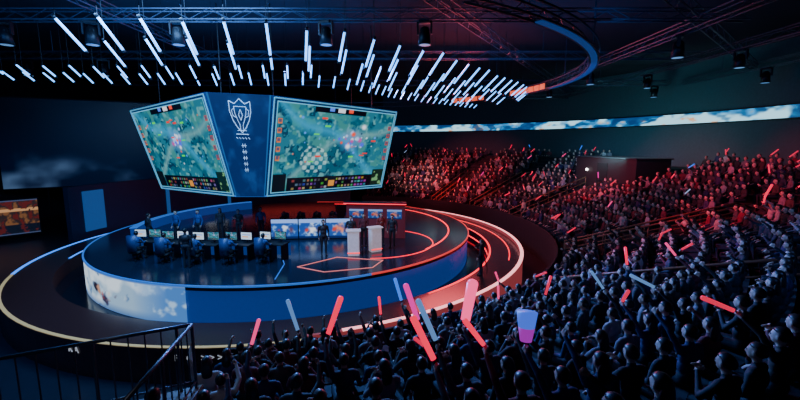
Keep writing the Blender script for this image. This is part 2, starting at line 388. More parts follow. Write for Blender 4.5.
along([(-11.5,15.4),(-5.2,15.6),(-2.4,16.4),(.6,19.6),(3.4,24.2),(7.2,30.5),(9,34)],1.5,11.25,3,.08,.6)
for p,d,k in tubes:
    o=empty('light_tube',p,'slim glowing blue light tube hanging at an angle','light tube','ceiling light tubes')
    o.rotation_mode='QUATERNION'; o.rotation_quaternion=d.to_track_quat('Z','Y')
    t=mkobj('tube',tm[k],o)
    if wire is None:
        bm=bmesh.new(); cyl(bm,(0,0,0),(0,0,1),.008,seg=4); wire=meshof(bm,'wire',[M['black']])
    c=mkobj('suspension_wire',wire,o); c.rotation_mode='QUATERNION'; c.rotation_quaternion=d.to_track_quat('Z','Y').inverted(); c.scale=(1,1,13.98-p.z)

# trusses and fixtures
M['truss']=mat('truss_metal',(.04,.055,.085),.4,.4)
def truss(p0,p1,s=.4,label='black box lighting truss under the ceiling'):
    p0=Vector(p0);p1=Vector(p1); d=p1-p0; L=d.length; o=empty('lighting_truss',p0,label,'truss','ceiling trusses',math.atan2(d.y,d.x))
    bm=bmesh.new()
    for y in (-s/2,s/2):
        for z in (-s/2,s/2): cyl(bm,(0,y,z),(L,y,z),.03,seg=5)
    n=int(L/.8)
    for i in range(n):
        x0=L*i/n;x1=L*(i+1)/n
        sg=1 if i%2 else -1
        for y in (-s/2,s/2): cyl(bm,(x0,y,-sg*s/2),(x1,y,sg*s/2),.015,seg=4)
        cyl(bm,(x0,-sg*s/2,-s/2),(x1,sg*s/2,-s/2),.015,seg=4)
    mkobj('frame',meshof(bm,'tf',[M['truss']]),o)
    for x in (L*.2,L*.8):
        bm=bmesh.new(); cyl(bm,(x,0,s/2),(x,0,13.98-p0.z),.02,seg=5); mkobj('hanger',meshof(bm,'th',[M['truss']]),o)
for a in (((-30,17,12.6),(14,17,12.6)),((-30,24.5,12.6),(18,24.5,12.6)),((-30,11,12.8),(10,11,12.8)),((2,8,12.7),(26,30,12.7)),((8,4,12.7),(30,24,12.7)),
          ((0,14,13),(18,44,13)),((12,10,12.3),(12,48,12.3)),((18,10,12.6),(18,44,12.6)),((-24,34,12.4),(22,34,12.4)),((4,44,12.4),(18,44,12.4)),((23,12,12.4),(23,34,12.4)),((-12,8,12.9),(-12,30,12.9))): truss(*a)
rt=empty('round_truss',(CX,CY,11.2),'large circular truss with orange light segments and added blue sheen','truss')
RT=16.6
for r_ in (RT+.12,RT+.5):
    for z_ in (11.15,11.6): ch('chord',arcbox('rf',r_-.03,r_+.03,z_-.03,z_+.03,-60,120,M['truss'],3),rt)
bm=bmesh.new()
for i in range(90):
    a=-60+2*i; cyl(bm,pol(a,RT+.12,11.15 if i%2 else 11.6),pol(a+2,RT+.12,11.6 if i%2 else 11.15),.018,seg=4); cyl(bm,pol(a,RT+.12,11.15),pol(a+1,RT+.5,11.15),.018,seg=4)
ch('lattice',meshof(bm,'rl',[M['truss']]),rt)
for s0 in range(6): ch('glow_segment',arcbox('g1',RT,RT+.08,11.15,11.5,8+s0*2.6,10+s0*2.6,M['orange'],1),rt)
for s0 in range(5): ch('glow_segment',arcbox('g2',RT,RT+.08,11.15,11.5,34+s0*2.6,36+s0*2.6,M['orange'],1),rt)
ch('blue_edge',arcbox('g3',RT+.18,RT+.44,11.1,11.14,-50,7,mat('blue_sheen',(.01,.03,.1),.5,0,(.01,.12,.55),.28),2),rt)  # glowing strip added for the blue light caught by the truss
for a in (-30,0,30,60,90):
    bm=bmesh.new(); cyl(bm,pol(a,RT+.3,11.6),pol(a,RT+.3,13.98),.03); ch('hanger',meshof(bm,'rh2',[M['truss']]),rt)
hb=bmesh.new(); cyl(hb,(0,0,-.35),(0,0,-.95),.2,.26,seg=14); ell(hb,(0,0,-.42),(.21,.21,.2)); headm=meshof(hb,'fx',[M['black']],True)
hb=bmesh.new(); box(hb,0,0,-.06,.42,.3,.12); box(hb,-.28,0,-.3,.06,.14,.5); box(hb,.28,0,-.3,.06,.14,.5); box(hb,0,0,-.1,.6,.16,.06); yokem=meshof(hb,'yk',[M['black']])
hb=bmesh.new(); cyl(hb,(0,0,-.955),(0,0,-.94),.22,seg=14); lensm=meshof(hb,'ln',[mat('lens_glow',(.1,.2,.4),.2,0,(.2,.5,1),.5)])
for (x,y,z,rz) in [(-16,17,12.4,0),(-12.5,17,12.4,.4),(-9,17,12.4,0),(-3,17,12.4,-.3),(1,17,12.4,-.3),(-22,24.5,12.4,0),(-17.5,24.5,12.4,.5),(-19,11,12.6,0),(-7,11,12.6,0),(-1,11,12.6,0),(3,11,12.6,0),(12,18,12.1,1),(12,26,12.1,1),(18,22,12.4,2),(18,30,12.4,2),(23,26,12.2,2),(12,33,12.1,1),(5,34,12.2,0),(21,34,12.2,0)]:
    o=empty('moving_head_light',(x,y,z),'black moving head spotlight clamped under a truss','stage light','ceiling spotlights',rz)
    mkobj('yoke',yokem,o); hd=mkobj('lamp_head',headm,o); mkobj('lens',lensm,o)

# ------------------------------------------------------------ left and rear scenery
lw,lh=90,50; u,v=np.meshgrid(np.linspace(0,1,lw),np.linspace(0,1,lh)); n=fbm(lh,lw,14,55); img=np.zeros((lh,lw,3)); img[:]=(.20,.15,.14)
mix(img,(n-.5)*8,(.50,.33,.20)); mix(img,(np.abs(v-.7)<.04)&(n>.4),(.85,.62,.42)); mix(img,(v<.3),(.09,.10,.15)); mix(img,(n<.38)*.8,(.42,.13,.09)); mix(img,(v<.05)|(v>.95),(.3,.35,.5))
sc=empty('side_screen',(-30,31,0),'floor standing screen showing dim amber graphics','screen')
def backdrop(e,P,img,mt,frame=True):
    ch('display',painted('bd',img,P,mt),e)
    bm=bmesh.new(); q=[P(0,0),P(1,0),P(1,1),P(0,1)]
    for i in range(4): cyl(bm,q[i],q[(i+1)%4],.07,seg=6)
    ch('frame',meshof(bm,'fr',[M['black']]),e)
    for t in (.15,.85):
        bm=bmesh.new(); p=P(t,0); cyl(bm,(p.x,p.y,0),(p.x,p.y,p.z),.06,seg=6)
        ch('stand',meshof(bm,'fs',[M['black']]),e)
backdrop(sc,quadP((-31.5,28.5,.4),(-28.8,31.5,.4),(-28.8,31.5,3.2),(-31.5,28.5,3.2)),img,PAINTLOW)
n=fbm(lh,lw,6,66); haze_img=np.zeros((lh,lw,3)); haze_img[:]=(.02,.06,.15); mix(haze_img,((n-.48)*6)*np.clip(1.1-v*2.2,0,1)*.8,(.28,.38,.52)); mix(haze_img,(v-.3)*1.8,(.012,.02,.06)); mix(haze_img,(u-.6)*3,(.012,.025,.07))  # pale blue haze painted as glowing colour, fading upward
cb=empty('haze_backdrop',(-28,40,0),'tall dark added backdrop painted with glowing blue haze','backdrop')
backdrop(cb,quadP((-35,35,3.4),(-18,46,3.4),(-18,46,11.5),(-35,35,11.5)),haze_img,PAINTLOW)
rw=empty('stage_backwall',pol(130,16,0),'curved dark rear wall behind the stage with blue lit panels','wall panel')
ch('panel',arcbox('p1',15.2,15.5,0,4.6,84,178,mat('backwall',(.012,.02,.045),.5),3),rw)
for a0,a1,z1 in ((168,174,4.2),(148,149,4.5),(128,129,4.5)): ch('lit_panel',arcbox('lp',15.1,15.2,1.4,z1,a0,a1,M['blue2']),rw)
ch('red_wash_strip',arcbox('l3',15.1,15.2,4.2,4.3,92,128,mat('red_strip',(.2,.02,.02),.5,0,(1,.10,.12),1.2)),rw)  # glowing strip added to show red light on the rear wall
ch('red_wash_strip',arcbox('l4',15.1,15.2,3.2,3.9,90,118,mat('red_band',(.2,.02,.02),.5,0,(.8,.06,.05),.45)),rw)  # dimmer glowing band, same red light painted lower on the wall
sg=empty('backlit_sign',pol(134,15.0,3.6),'white angular emblem sign on the dark rear wall','sign')
bm=bmesh.new()
ar=math.radians(134); nrm=Vector((math.cos(ar),math.sin(ar),0)); tx=Vector((nrm.y,-nrm.x,0))
def sp(x,z): return pol(134,15.02,3.6)+tx*x+Vector((0,0,z))
for pts in ([(-.9,.25),(-.5,.45),(-.45,-.1),(-.75,-.25)],[(-.3,.4),(-.3,-.3)],[(-.3,.4),(.1,.3),(-.25,.05)],[(.2,.4),(.55,-.35)],[(.7,.4),(.3,-.3)],[(.85,.35),(1.2,.2),(.85,-.1),(1.2,-.35)],[(-.9,-.5),(1.2,-.5)]):
    for p,q2 in zip(pts[:-1],pts[1:]): cyl(bm,sp(*p),sp(*q2),.07,seg=6)
ch('mark',meshof(bm,'mk',[mat('sign_white',(.6,.6,.6),.5,0,(.75,.8,.85),.9)]),sg)

# ------------------------------------------------------------ people
def person_prims(pose):
    st=pose['stand']; P=[]; off=.4 if st else 0
    def c(p0,r0,p1,r1,l): P.append(('c',Vector(p0),r0,Vector(p1),r1,l))
    def e(cc,s,l): P.append(('e',Vector(cc),s,l))
    lean=pose.get('lean',0)
    def T_(p):
        p=Vector(p); z=p.z-.55; return (p.x,p.y+lean*z,p.z+off)
    e(T_((0,0,.57)),(.17,.13,.12),2)
    e(T_((0,.01,.74)),(.15,.11,.17),1); e(T_((0,-.01,.91)),(.175,.118,.17),1)
    c(T_((-.145,-.005,1.02)),.062,T_((.145,-.005,1.02)),.062,1); c(T_((0,-.01,1.0)),.085,T_((0,0,1.09)),.06,1)
    c(T_((0,0,1.08)),.052,T_((0,.02,1.17)),.05,0)
    e(T_((0,.025,1.245)),(.076,.096,.108),0); e(T_((0,.06,1.185)),(.05,.055,.05),0)
    c(T_((0,.118,1.245)),.011,T_((0,.130,1.212)),.016,0)
    for s in (-1,1):
        e(T_((s*.077,.02,1.235)),(.013,.022,.032),0); e(T_((s*.032,.116,1.252)),(.015,.012,.009),4)
    e(T_((0,.112,1.178)),(.026,.012,.009),5)
    for s in (-1,1):
        if st:
            c((s*.09,0,.93),.095,(s*.1,.02,.5),.06,2); c((s*.1,.02,.5),.06,(s*.1,-.01,.1),.042,2); c((s*.1,-.02,.045),.042,(s*.12,.14,.035),.036,3)
        else:
            c((s*.09,0,.535),.095,(s*.12,.45,.51),.062,2); c((s*.12,.45,.49),.06,(s*.12,.40,.1),.042,2); c((s*.12,.38,.045),.044,(s*.13,.54,.036),.036,3)
        E,W,n,curl=pose['R' if s>0 else 'L']
        S=Vector(T_((s*.195,-.005,1.0))); E=Vector((E[0]*s,E[1],E[2]+off)); W=Vector((W[0]*s,W[1],W[2]+off)); n=Vector((n[0]*s,n[1],n[2]))
        c(S,.056,E,.043,1); c(E,.043,W,.03,1)
        d=(W-E).normalized(); n=(n-d*n.dot(d)).normalized(); l=d.cross(n).normalized()
        c(W,.026,W+d*.03,.027,0)
        for k in (-1.5,-.5,.5,1.5): c(W+d*.02+l*k*.012,.014,W+d*.085+l*k*.02,.012,0)
        lens_=(.062,.078,.085,.072)
        for i,k in enumerate((1.5,.5,-.5,-1.5)):
            L=lens_[i]; b=W+d*.088+l*k*.021
            if curl>.5:
                m1=b+(d*.55+n*.85).normalized()*L*.5; m2=m1+(n*.5-d*.9).normalized()*L*.5
            else:
                m1=b+(d+n*.25).normalized()*L*.55; m2=m1+(d+n*.7).normalized()*L*.45
            c(b,.0105,m1,.0098,0); c(m1,.0098,m2,.0085,0)
        tb=W+d*.035-l*.035
        t1=tb+(d*.6-l*.6+n*.5).normalized()*.04; t2=t1+(d*.6+n*.8+l*(.6 if curl>.5 else 0)).normalized()*.035
        c(tb,.014,t1,.012,0); c(t1,.012,t2,.010,0)
        pose['grip'+('R' if s>0 else 'L')]=(W+d*.085+n*.028,-l if (-l).z>0 else l)
    return P
def prims_mesh(P,voxel,dec=None,mats=None,seg=10):
    bm=bmesh.new()
    for p in P:
        if p[0]=='c':
            cyl(bm,p[1],p[3],p[2],p[4],seg=seg)
            for q,r in ((p[1],p[2]),(p[3],p[4])): ell(bm,q,(r,r,r),sub=2 if r>.03 else 1)
        else: ell(bm,p[1],p[2],sub=3)
    me=meshof(bm,'tmp',[]); o=bpy.data.objects.new('tmp',me); link(o)
    m=o.modifiers.new('r','REMESH'); m.mode='VOXEL'; m.voxel_size=voxel
    s=o.modifiers.new('s','SMOOTH'); s.factor=.5; s.iterations=2
    if dec: d=o.modifiers.new('d','DECIMATE'); d.ratio=dec
    bpy.context.view_layer.update()
    dg=bpy.context.evaluated_depsgraph_get(); out=bpy.data.meshes.new_from_object(o.evaluated_get(dg))
    bpy.data.objects.remove(o)
    n=len(out.polygons); co=np.zeros(n*3); out.polygons.foreach_get('center',co); co=co.reshape(-1,3)
    best=np.full(n,1e9); lab=np.zeros(n,dtype=np.int32)
    for p in P:
        if p[0]=='c':
            a=np.array(p[1]);b=np.array(p[3]);ab=b-a; t=np.clip(((co-a)@ab)/max(ab@ab,1e-9),0,1)
            dd=np.linalg.norm(co-(a+t[:,None]*ab),axis=1)-(p[2]+(p[4]-p[2])*t); l=p[5]
        else:
            s_=np.array(p[2]); dd=(np.linalg.norm((co-np.array(p[1]))/s_,axis=1)-1)*s_.min(); l=p[3]
            if l in (4,5): dd=np.where(dd<.004,-1.0,9)
        m_=dd<best; best[m_]=dd[m_]; lab[m_]=l
    for m in mats: out.materials.append(m)
    out.polygons.foreach_set('material_index',lab); out.polygons.foreach_set('use_smooth',np.ones(n,dtype=bool)); out.update()
    return out
def hair_mesh(off,long,lean):
    bm=bmesh.new(); cz=1.262+off
    bmesh.ops.create_icosphere(bm,subdivisions=3,radius=1)
    for v in bm.verts:
        x,y,z=v.co; y2=y
        if y>.15 and z<.35: y2=min(y,.05)
        if z<-.45: z=-.45-(abs(z)-.45)*.5
        v.co=(x*.089,y2*.112+.008,z*.108)
        v.co.z+=cz
    if long:
        r=bmesh.ops.create_icosphere(bm,subdivisions=3,radius=1)
        for v in r['verts']: v.co=(v.co.x*.092,v.co.y*.05-.06,v.co.z*.19+1.13+off)
    for v in bm.verts: v.co.y+=lean*(v.co.z-off-.55)
    for v in bm.verts: v.co+=Vector((math.sin(v.co.x*120+v.co.z*40),0,math.cos(v.co.x*90)))*.0025
    return meshof(bm,'hair',[M['hair']],True)
lap=((.27,.02,.76),(.16,.27,.66),(0,0,-1),0)
POSES={
 'lap':dict(stand=False,R=lap,L=lap),
 'raise':dict(stand=False,R=((.28,.20,1.10),(.24,.42,1.24),(-1,0,0),1),L=lap),
 'high':dict(stand=False,R=lap,L=((.27,.12,1.27),(.27,.33,1.42),(-1,0,0),1)),
 'clap':dict(stand=False,R=((.28,.14,.82),(.06,.32,1.0),(-1,0,0),0),L=((.28,.14,.82),(.06,.32,1.0),(-1,0,0),0),lean=.06),
 'both':dict(stand=False,R=((.27,.17,1.20),(.28,.38,1.36),(-1,0,0),1),L=((.27,.17,1.14),(.2,.38,1.28),(-1,0,0),1)),
 'desk':dict(stand=False,R=((.27,.16,.80),(.17,.42,.80),(0,0,-1),0),L=((.27,.16,.80),(.17,.42,.80),(0,0,-1),0),lean=.1),
 'standing':dict(stand=True,R=((.25,-.03,.74),(.24,.08,.5),(-1,0,0),0),L=((.25,-.03,.74),(.24,.08,.5),(-1,0,0),0)),
 'presenting':dict(stand=True,R=((.26,.06,.76),(.14,.28,.86),(-.3,0,1),0),L=((.25,-.03,.74),(.24,.08,.5),(-1,0,0),0)),
}
BASE=[M['skin'],M['shirt'],M['pants'],M['shoe'],M['eye'],M['lip']]
PR={k:person_prims(p) for k,p in POSES.items()}
HI={k:prims_mesh(PR[k],.0115,None,BASE) for k in POSES}
HAIR={}
for k,p in POSES.items():
    for lg in (0,1): HAIR[(k,lg)]=hair_mesh(.4 if p['stand'] else 0,lg,p.get('lean',0))
LOW={k:prims_mesh(PR[k]+[('e',Vector((0,-.01,1.27)),(.086,.096,.105),6)],.03,.16,BASE+[M['hair']]) for k in ('lap','raise','high','clap')}
PL={'lap':'seated person with hands resting on lap','raise':'seated person with one forearm raised','high':'seated person with one arm held high','clap':'seated person clapping hands at chest','both':'seated person with both arms raised'}
STICK={}
def sticks(name,col,es,L=.52,r=.042):
    bm=bmesh.new(); cyl(bm,(0,0,.08),(0,0,.08+L),r*.85,r,seg=12); ell(bm,(0,0,.08+L),(r,r,r*.8))
    a=meshof(bm,'stick_tube',[mat('stick_'+name,tuple(c*.2 for c in col),.4,0,col,es)],True)
    bm=bmesh.new(); cyl(bm,(0,0,-.08),(0,0,.09),.018,seg=10); b=meshof(bm,'stick_handle',[M['black']],True)
    STICK[name]=(a,b)
sticks('red',(1,.008,.07),1.4); sticks('pink',(1,.05,.24),1.3); sticks('blue',(.03,.2,1),1.2); sticks('white',(.45,.6,1),.7); sticks('magenta',(.85,.02,.38),1.2); sticks('dimred',(.9,.02,.08),1.0)
sticks('pinkfat',(1,.06,.24),1.8,.42,.065); sticks('paleblue',(.18,.42,.95),.6,.54,.038)
bm=bmesh.new(); cyl(bm,(0,0,.08),(0,0,.26),.075,.105,seg=20,mi=0); cyl(bm,(0,0,.26),(0,0,.46),.105,.135,seg=20,mi=1)
CONE=meshof(bm,'cone',[mat('cup_magenta',(.2,.05,.3),.4,0,(.5,.02,.6),.7),mat('cup_cyan',(.05,.2,.3),.4,0,(.06,.16,1),.9)],True); STICK['cone']=(CONE,STICK['red'][1])
SL_={'red':'glowing red light stick held up by a spectator','dimred':'glowing red light stick held up by a spectator','pink':'glowing pink light stick held up by a spectator','pinkfat':'thick bright pink light stick held upright','blue':'glowing blue light stick held up by a spectator','white':'pale white glowing light stick held by a spectator','paleblue':'long pale blue light stick held up','magenta':'glowing magenta light stick held up by a spectator','cone':'glowing blue and magenta light cone held upright'}
def put_stick(pos,quat,col,scale=1):
    o=empty('light_stick',pos,SL_[col],'light stick','audience light sticks')
    o.rotation_mode='QUATERNION'; o.rotation_quaternion=quat; o.scale=(scale,)*3
    mkobj('tube',STICK[col][0],o); mkobj('handle',STICK[col][1],o)
def put_person(pos,rot,pose,long=0,sc=1,label=None,group=None,mats=None,cat='person'):
    me=HI[pose]
    o=mkobj('person',me,None,label,cat,None,group,pos); o.rotation_euler=(0,0,rot); o.scale=(sc,)*3
    if mats:
        for i,m in mats.items(): o.material_slots[i].link='OBJECT'; o.material_slots[i].material=m
    mkobj('hair',HAIR[(pose,long)],o); return o
th=math.atan(.1425)
def proj(p):
    y=p.y; z=p.z-H; d=y*math.cos(th)-z*math.sin(th); up=y*math.sin(th)+z*math.cos(th)
    if d<.5: return None
    return 400+400*p.x/d,200-400*up/d,d
seats=[]
for k in range(NR):
    R=ROW0+DR*k; z=rowz(k); da=math.degrees(.60/R); a=AMIN+1.2+random.random()*da
    while a<AMAX-1:
        ok=True
        if 13<a<20: ok=False
        if k>=8 and 6<a<24.5: ok=False
        for aa in (36,52,-18):
            if abs(a-aa)<math.degrees(.95/R) : ok=False
        if abs(a+42)<math.degrees(.4/R): ok=False
        if random.random()<(.08 if k<9 else .25): ok=False
        p=pol(a,R,z)
        if ok and (p.x**2+p.y**2)>9.0:
            pr=proj(p+Vector((0,0,1.1)))
            if pr and -25<pr[0]<825 and pr[1]<425 : seats.append((pr[2],a,k,p,pr))
        a+=da*random.uniform(.95,1.12)
seats.sort(key=lambda s:s[0])
# spectators seen waving particular sticks: (grip seen, stick lean, kind, distance, size)
SPECIAL=[((517,392),(.05,1),'cone',5.4,.95),((443,396),(-.5,1),'red',5.8,1.0),((332,345),(.35,1),'red',8.0,1.25),((418,352),(-.35,1),'magenta',7.5,1.3),((458,340),(.2,1),'pinkfat',8,1.5),
 ((308,345),(-.35,1),'paleblue',8.0,1.1),((445,340),(-.45,1),'paleblue',9,1.1),((260,355),(.3,1),'pink',8.0,.8),((393,303),(-.3,1),'blue',12.0,1.2),((372,322),(-.1,1),'red',10,.75),
 ((690,258),(-.8,1),'pink',9,.8),((655,300),(-1,.5),'paleblue',8.5,.9),((735,345),(-1,.4),'dimred',7,.8),((622,268),(-.1,1),'red',12,.9),((765,185),(.6,1),'red',16,1.1),((600,300),(-.7,1),'paleblue',9,.8),((545,300),(.3,1),'dimred',11,.8)]
special={}
for tg,ln,kd,dd,ss in SPECIAL:
    best=None
    for idx,s in enumerate(seats[:285]):
        if idx in special: continue
        hp=s[3]+Matrix.Rotation(math.radians(s[1]+90),4,'Z')@POSES['high']['gripL'][0]
        g=proj(hp)
        if g is None: continue
        e=abs(g[0]-tg[0])+abs(g[1]-tg[1])*1.2+abs(s[0]-dd)*4
        if best is None or e<best[0]: best=(e,idx)
    special[best[1]]=(ln,kd,ss)
NS=0
lowb=[]
for i,(d,a,k,p,pr) in enumerate(seats):
    rr=random.random(); rot=math.radians(a+90)+random.uniform(-.25,.25); sc=random.uniform(.94,1.06)
    if i in special:
        rot=math.radians(a+90); sc=1
        ln,kd,ss=special[i]; pose='high'; put_person(p,rot,pose,0,sc,PL[pose]+' gripping a light stick','seated audience')
        g,ax=POSES[pose]['gripL']; Mx=Matrix.Rotation(rot,4,'Z'); pos=p+Mx@(g*sc)
        put_stick(pos,Vector((ln[0],.15,ln[1])).normalized().to_track_quat('Z','Y'),kd,ss); NS+=1; continue
    if i<285:
        pose='lap' if rr<.50 else 'raise' if rr<.62 else 'high' if rr<.68 else 'clap' if rr<.94 else 'both'
        lg=int(random.random()<.35)
        put_person(p,rot,pose,lg,sc,PL[pose]+(', long dark hair' if lg else ', short dark hair'),'seated audience')
    else:
        pose='lap' if rr<.55 else 'raise' if rr<.70 else 'high' if rr<.80 else 'clap'
        lowb.append((pose,p,rot,sc))
    pr_stick=.22 if d<14 else .42
    if pose in ('raise','high','both') and NS<280 and random.random()<pr_stick:
        side='L' if pose=='high' else 'R'
        g,ax=POSES[pose]['grip'+side]; Mx=Matrix.Rotation(rot,4,'Z')
        pos=p+Mx@(g*sc); axis=(Mx@ax+Vector((random.uniform(-.8,.8),random.uniform(-.8,.8),0))).normalized(); q=axis.to_track_quat('Z','Y')
        col=random.choices(['red','pink','blue','white','magenta','dimred'],[4,2,1.5,.6,1,5] if d<14 else [4,1.5,1,1,.4,8])[0]
        put_stick(pos,q,col,sc*(.8 if d<14 else .85)); NS+=1
print('seats',len(seats),'low',len(lowb),'sticks',NS)
vs=[];fs=[];mi=[];off=0
cache={}
for k,me in LOW.items():
    v=np.zeros(len(me.vertices)*3); me.vertices.foreach_get('co',v); cache[k]=(v.reshape(-1,3),[tuple(p.vertices) for p in me.polygons],[p.material_index for p in me.polygons])
for pose,p,rot,sc in lowb:
    v,f,m=cache[pose]; c,s=math.cos(rot),math.sin(rot); Rm=np.array([[c,-s,0],[s,c,0],[0,0,1]])*sc
    vs.append(v@Rm.T+np.array(p)); fs+= [tuple(x+off for x in t) for t in f]; mi+=m; off+=len(v)
if vs:
    me=bpy.data.meshes.new('crowd'); me.from_pydata(np.vstack(vs).tolist(),[],fs)
    for m in BASE+[M['hair']]: me.materials.append(m)
    me.polygons.foreach_set('material_index',mi); me.polygons.foreach_set('use_smooth',[True]*len(mi))
    mkobj('audience_crowd',me,None,'distant seated spectators filling the upper tiers','crowd','stuff','seated audience')

# ------------------------------------------------------------ stage furniture and people
def desk(cx,cy,L,rot,label='dark player desk',front=None):
    o=empty('player_desk',(cx,cy,ZD),label,'desk',None,rot)
    bm=bmesh.new(); box(bm,0,0,.74,L,.75,.05,bev=.012); mkobj('desktop',meshof(bm,'dt',[M['suit']]),o)
    for x in (-L/2+.1,0,L/2-.1):
        bm=bmesh.new(); box(bm,x,0,.36,.06,.6,.72,bev=.01); mkobj('leg',meshof(bm,'dl',[M['black']]),o)
    if front is not None:
        n=3
        for i in range(n):
            x0=-L/2+L*i/n+.03;x1=-L/2+L*(i+1)/n-.03
            mkobj('led_panel',painted('lp',front[i],quadP((x0,-.42,.05),(x1,-.42,.05),(x1,-.42,1.15),(x0,-.42,1.15)),PAINT),o)
            bm=bmesh.new(); box(bm,(x0+x1)/2,-.39,.6,x1-x0+.04,.04,1.2); mkobj('panel_back',meshof(bm,'pb',[M['black']]),o)
    else:
        bm=bmesh.new(); box(bm,0,.36,.4,L,.03,.6); mkobj('modesty_panel',meshof(bm,'mp',[M['bluewall']]),o)
    return o
monimg=game_img(5,50,30)
MP=mat_painted('monitor_paint',1.3)
mon_s=painted('ms',monimg,quadP((-.27,-.022,.17),(.27,-.022,.17),(.27,-.022,.50),(-.27,-.022,.50)),MP)
mwhite=np.ones((20,30,3))*np.array([.75,.85,.95]); mwhite[6:9,4:20]=(.9,.6,.25); mwhite[12:14,4:26]=(.3,.5,.9)
mon_w=painted('mw',mwhite,quadP((-.27,-.022,.17),(.27,-.022,.17),(.27,-.022,.50),(-.27,-.022,.50)),MP)
bm=bmesh.new(); box(bm,0,0,.335,.6,.04,.38,bev=.01); box(bm,0,.05,.1,.06,.04,.2); box(bm,0,.03,.01,.26,.2,.02,bev=.005); mon_b=meshof(bm,'mb',[M['black']])
def monitor(cx,cy,rot,w=0):
    o=empty('computer_monitor',(cx,cy,ZD+.765),'black computer monitor glowing on the player desk','monitor','player monitors',rot)
    mkobj('casing',mon_b,o); mkobj('screen',mon_w if w else mon_s,o)
bm=bmesh.new(); box(bm,0,0,.42,.5,.5,.1,bev=.03); c_seat=meshof(bm,'cs',[M['dark']],True)
bm=bmesh.new(); box(bm,0,-.27,.86,.46,.1,.78,bev=.04); box(bm,0,-.25,1.12,.3,.12,.14,bev=.03); c_back=meshof(bm,'cb',[mat('chair_leather',(.03,.06,.16),.4)],True)
bm=bmesh.new(); cyl(bm,(0,0,.08),(0,0,.38),.03)
for i in range(5):
    a=i*2*math.pi/5; cyl(bm,(0,0,.1),(.28*math.cos(a),.28*math.sin(a),.06),.022,.016); ell(bm,(.28*math.cos(a),.28*math.sin(a),.03),(.03,.03,.03),sub=1)
c_base=meshof(bm,'cba',[M['black']],True)
c_arms=[]
for s in (-1,1):
    bm=bmesh.new(); box(bm,s*.29,0,.66,.06,.28,.04,bev=.01); cyl(bm,(s*.28,0,.42),(s*.29,0,.65),.018)
    c_arms.append(meshof(bm,'ca',[M['black']]))
def chair(x,y,rot):
    o=empty('gaming_chair',(x,y,ZD),'dark high-backed gaming chair at the player desk','chair','gaming chairs',rot)
    mkobj('seat',c_seat,o);mkobj('backrest',c_back,o);mkobj('wheel_base',c_base,o)
    for c_ in c_arms: mkobj('armrest',c_,o)
def player(x,y,rot,jm,label,lg=0):
    chair(x,y,rot)
    put_person(Vector((x,y,ZD+.02)),rot,'desk',lg,1,label,'players',{1:jm})
for i in range(5):
    x=-12.2+i*1.5; y=18.0-.35*math.sin(i*.8)-.12*i
    rot=math.radians(-8+ (2-i)*3)
    player(x,y,rot,M['jersey'],'player in dark blue jersey sitting at a desk')
    fx=Vector((-math.sin(rot),math.cos(rot),0)); 
    desk(x+fx.x*.85,y+fx.y*.85,1.42,rot,label='black player desk with blue lit panel')
    monitor(x+fx.x*.9+.35,y+fx.y*.9,rot,i%2); monitor(x+fx.x*.9-.35,y+fx.y*.9,rot,(i+1)%2)
fr=[np.zeros((40,60,3)) for i in range(3)]
uu,vv=np.meshgrid(np.linspace(0,1,60),np.linspace(0,1,40))
for i,f in enumerate(fr):
    nn=fbm(40,60,7,120+i); f[:]=np.array([.14,.30,.62]); mix(f,(nn-.5)*6,(.45,.65,.9)); mix(f,1.3-np.hypot((uu-.5)*1.2,vv-.5)/.2+(nn-.5)*3,[(.85,.9,1),(.95,.95,1),(.9,.5,.4)][i]); mix(f,(vv>.82),(.55,.7,1)); mix(f,(vv<.12),(.08,.15,.35)); mix(f,1.3-np.hypot((uu-.3)*1.2,vv-.45)/.1+(nn-.5)*2,(.8,.25,.2)); mix(f,1.3-np.hypot((uu-.75)*2,vv-.45)/.18,(.35,.25,.35))
desk(-5.0,22.6,4.6,math.radians(4),label='long player desk with three bright display panels',front=fr)
for i in range(5): player(-6.9+i*.95,23.5+.06*i,math.radians(184),M['jerseyred'],'player in red jersey sitting behind the display desk')
for (x,y,r) in ((-2.25,18.9,.1),(-1.25,19.6,.5)):
    o=empty('presenter_podium',(x,y,ZD),'white glowing presenter podium standing on the stage','podium','presenter podiums',r)
    bm=bmesh.new(); box(bm,0,0,.6,.56,.4,1.2,bev=.03); mkobj('body',meshof(bm,'pb2',[M['white']]),o)
    bm=bmesh.new(); box(bm,0,0,1.23,.72,.52,.06,bev=.02); mkobj('counter_top',meshof(bm,'pt',[M['white']]),o)
    bm=bmesh.new(); box(bm,0,-.21,.15,.58,.02,.05); mkobj('light_strip',meshof(bm,'ps',[M['redline']]),o)
o=empty('presenter_booth',(-1.4,22.6,ZD),'dark framed presenter booth with lit monitors and red trim','booth',None,-.12)
bm=bmesh.new(); box(bm,0,0,1.0,3.4,.15,2.0,bev=.02); mkobj('back_panel',meshof(bm,'bp1',[mat('booth_back',(.03,.02,.03),.4,0,(.25,.02,.03),.25)]),o)
bm=bmesh.new(); box(bm,0,-.1,2.05,3.6,.35,.08); mkobj('canopy',meshof(bm,'bp2',[M['suit']]),o)
bm=bmesh.new(); box(bm,0,-.28,1.99,3.6,.02,.05); mkobj('light_strip',meshof(bm,'bp3',[M['redline']]),o)
for x in (-1.1,0,1.1): mkobj('wall_monitor',painted('wm',fr[2],quadP((x-.42,-.09,1.1),(x+.42,-.09,1.1),(x+.42,-.09,1.65),(x-.42,-.09,1.65)),PAINTLOW),o)
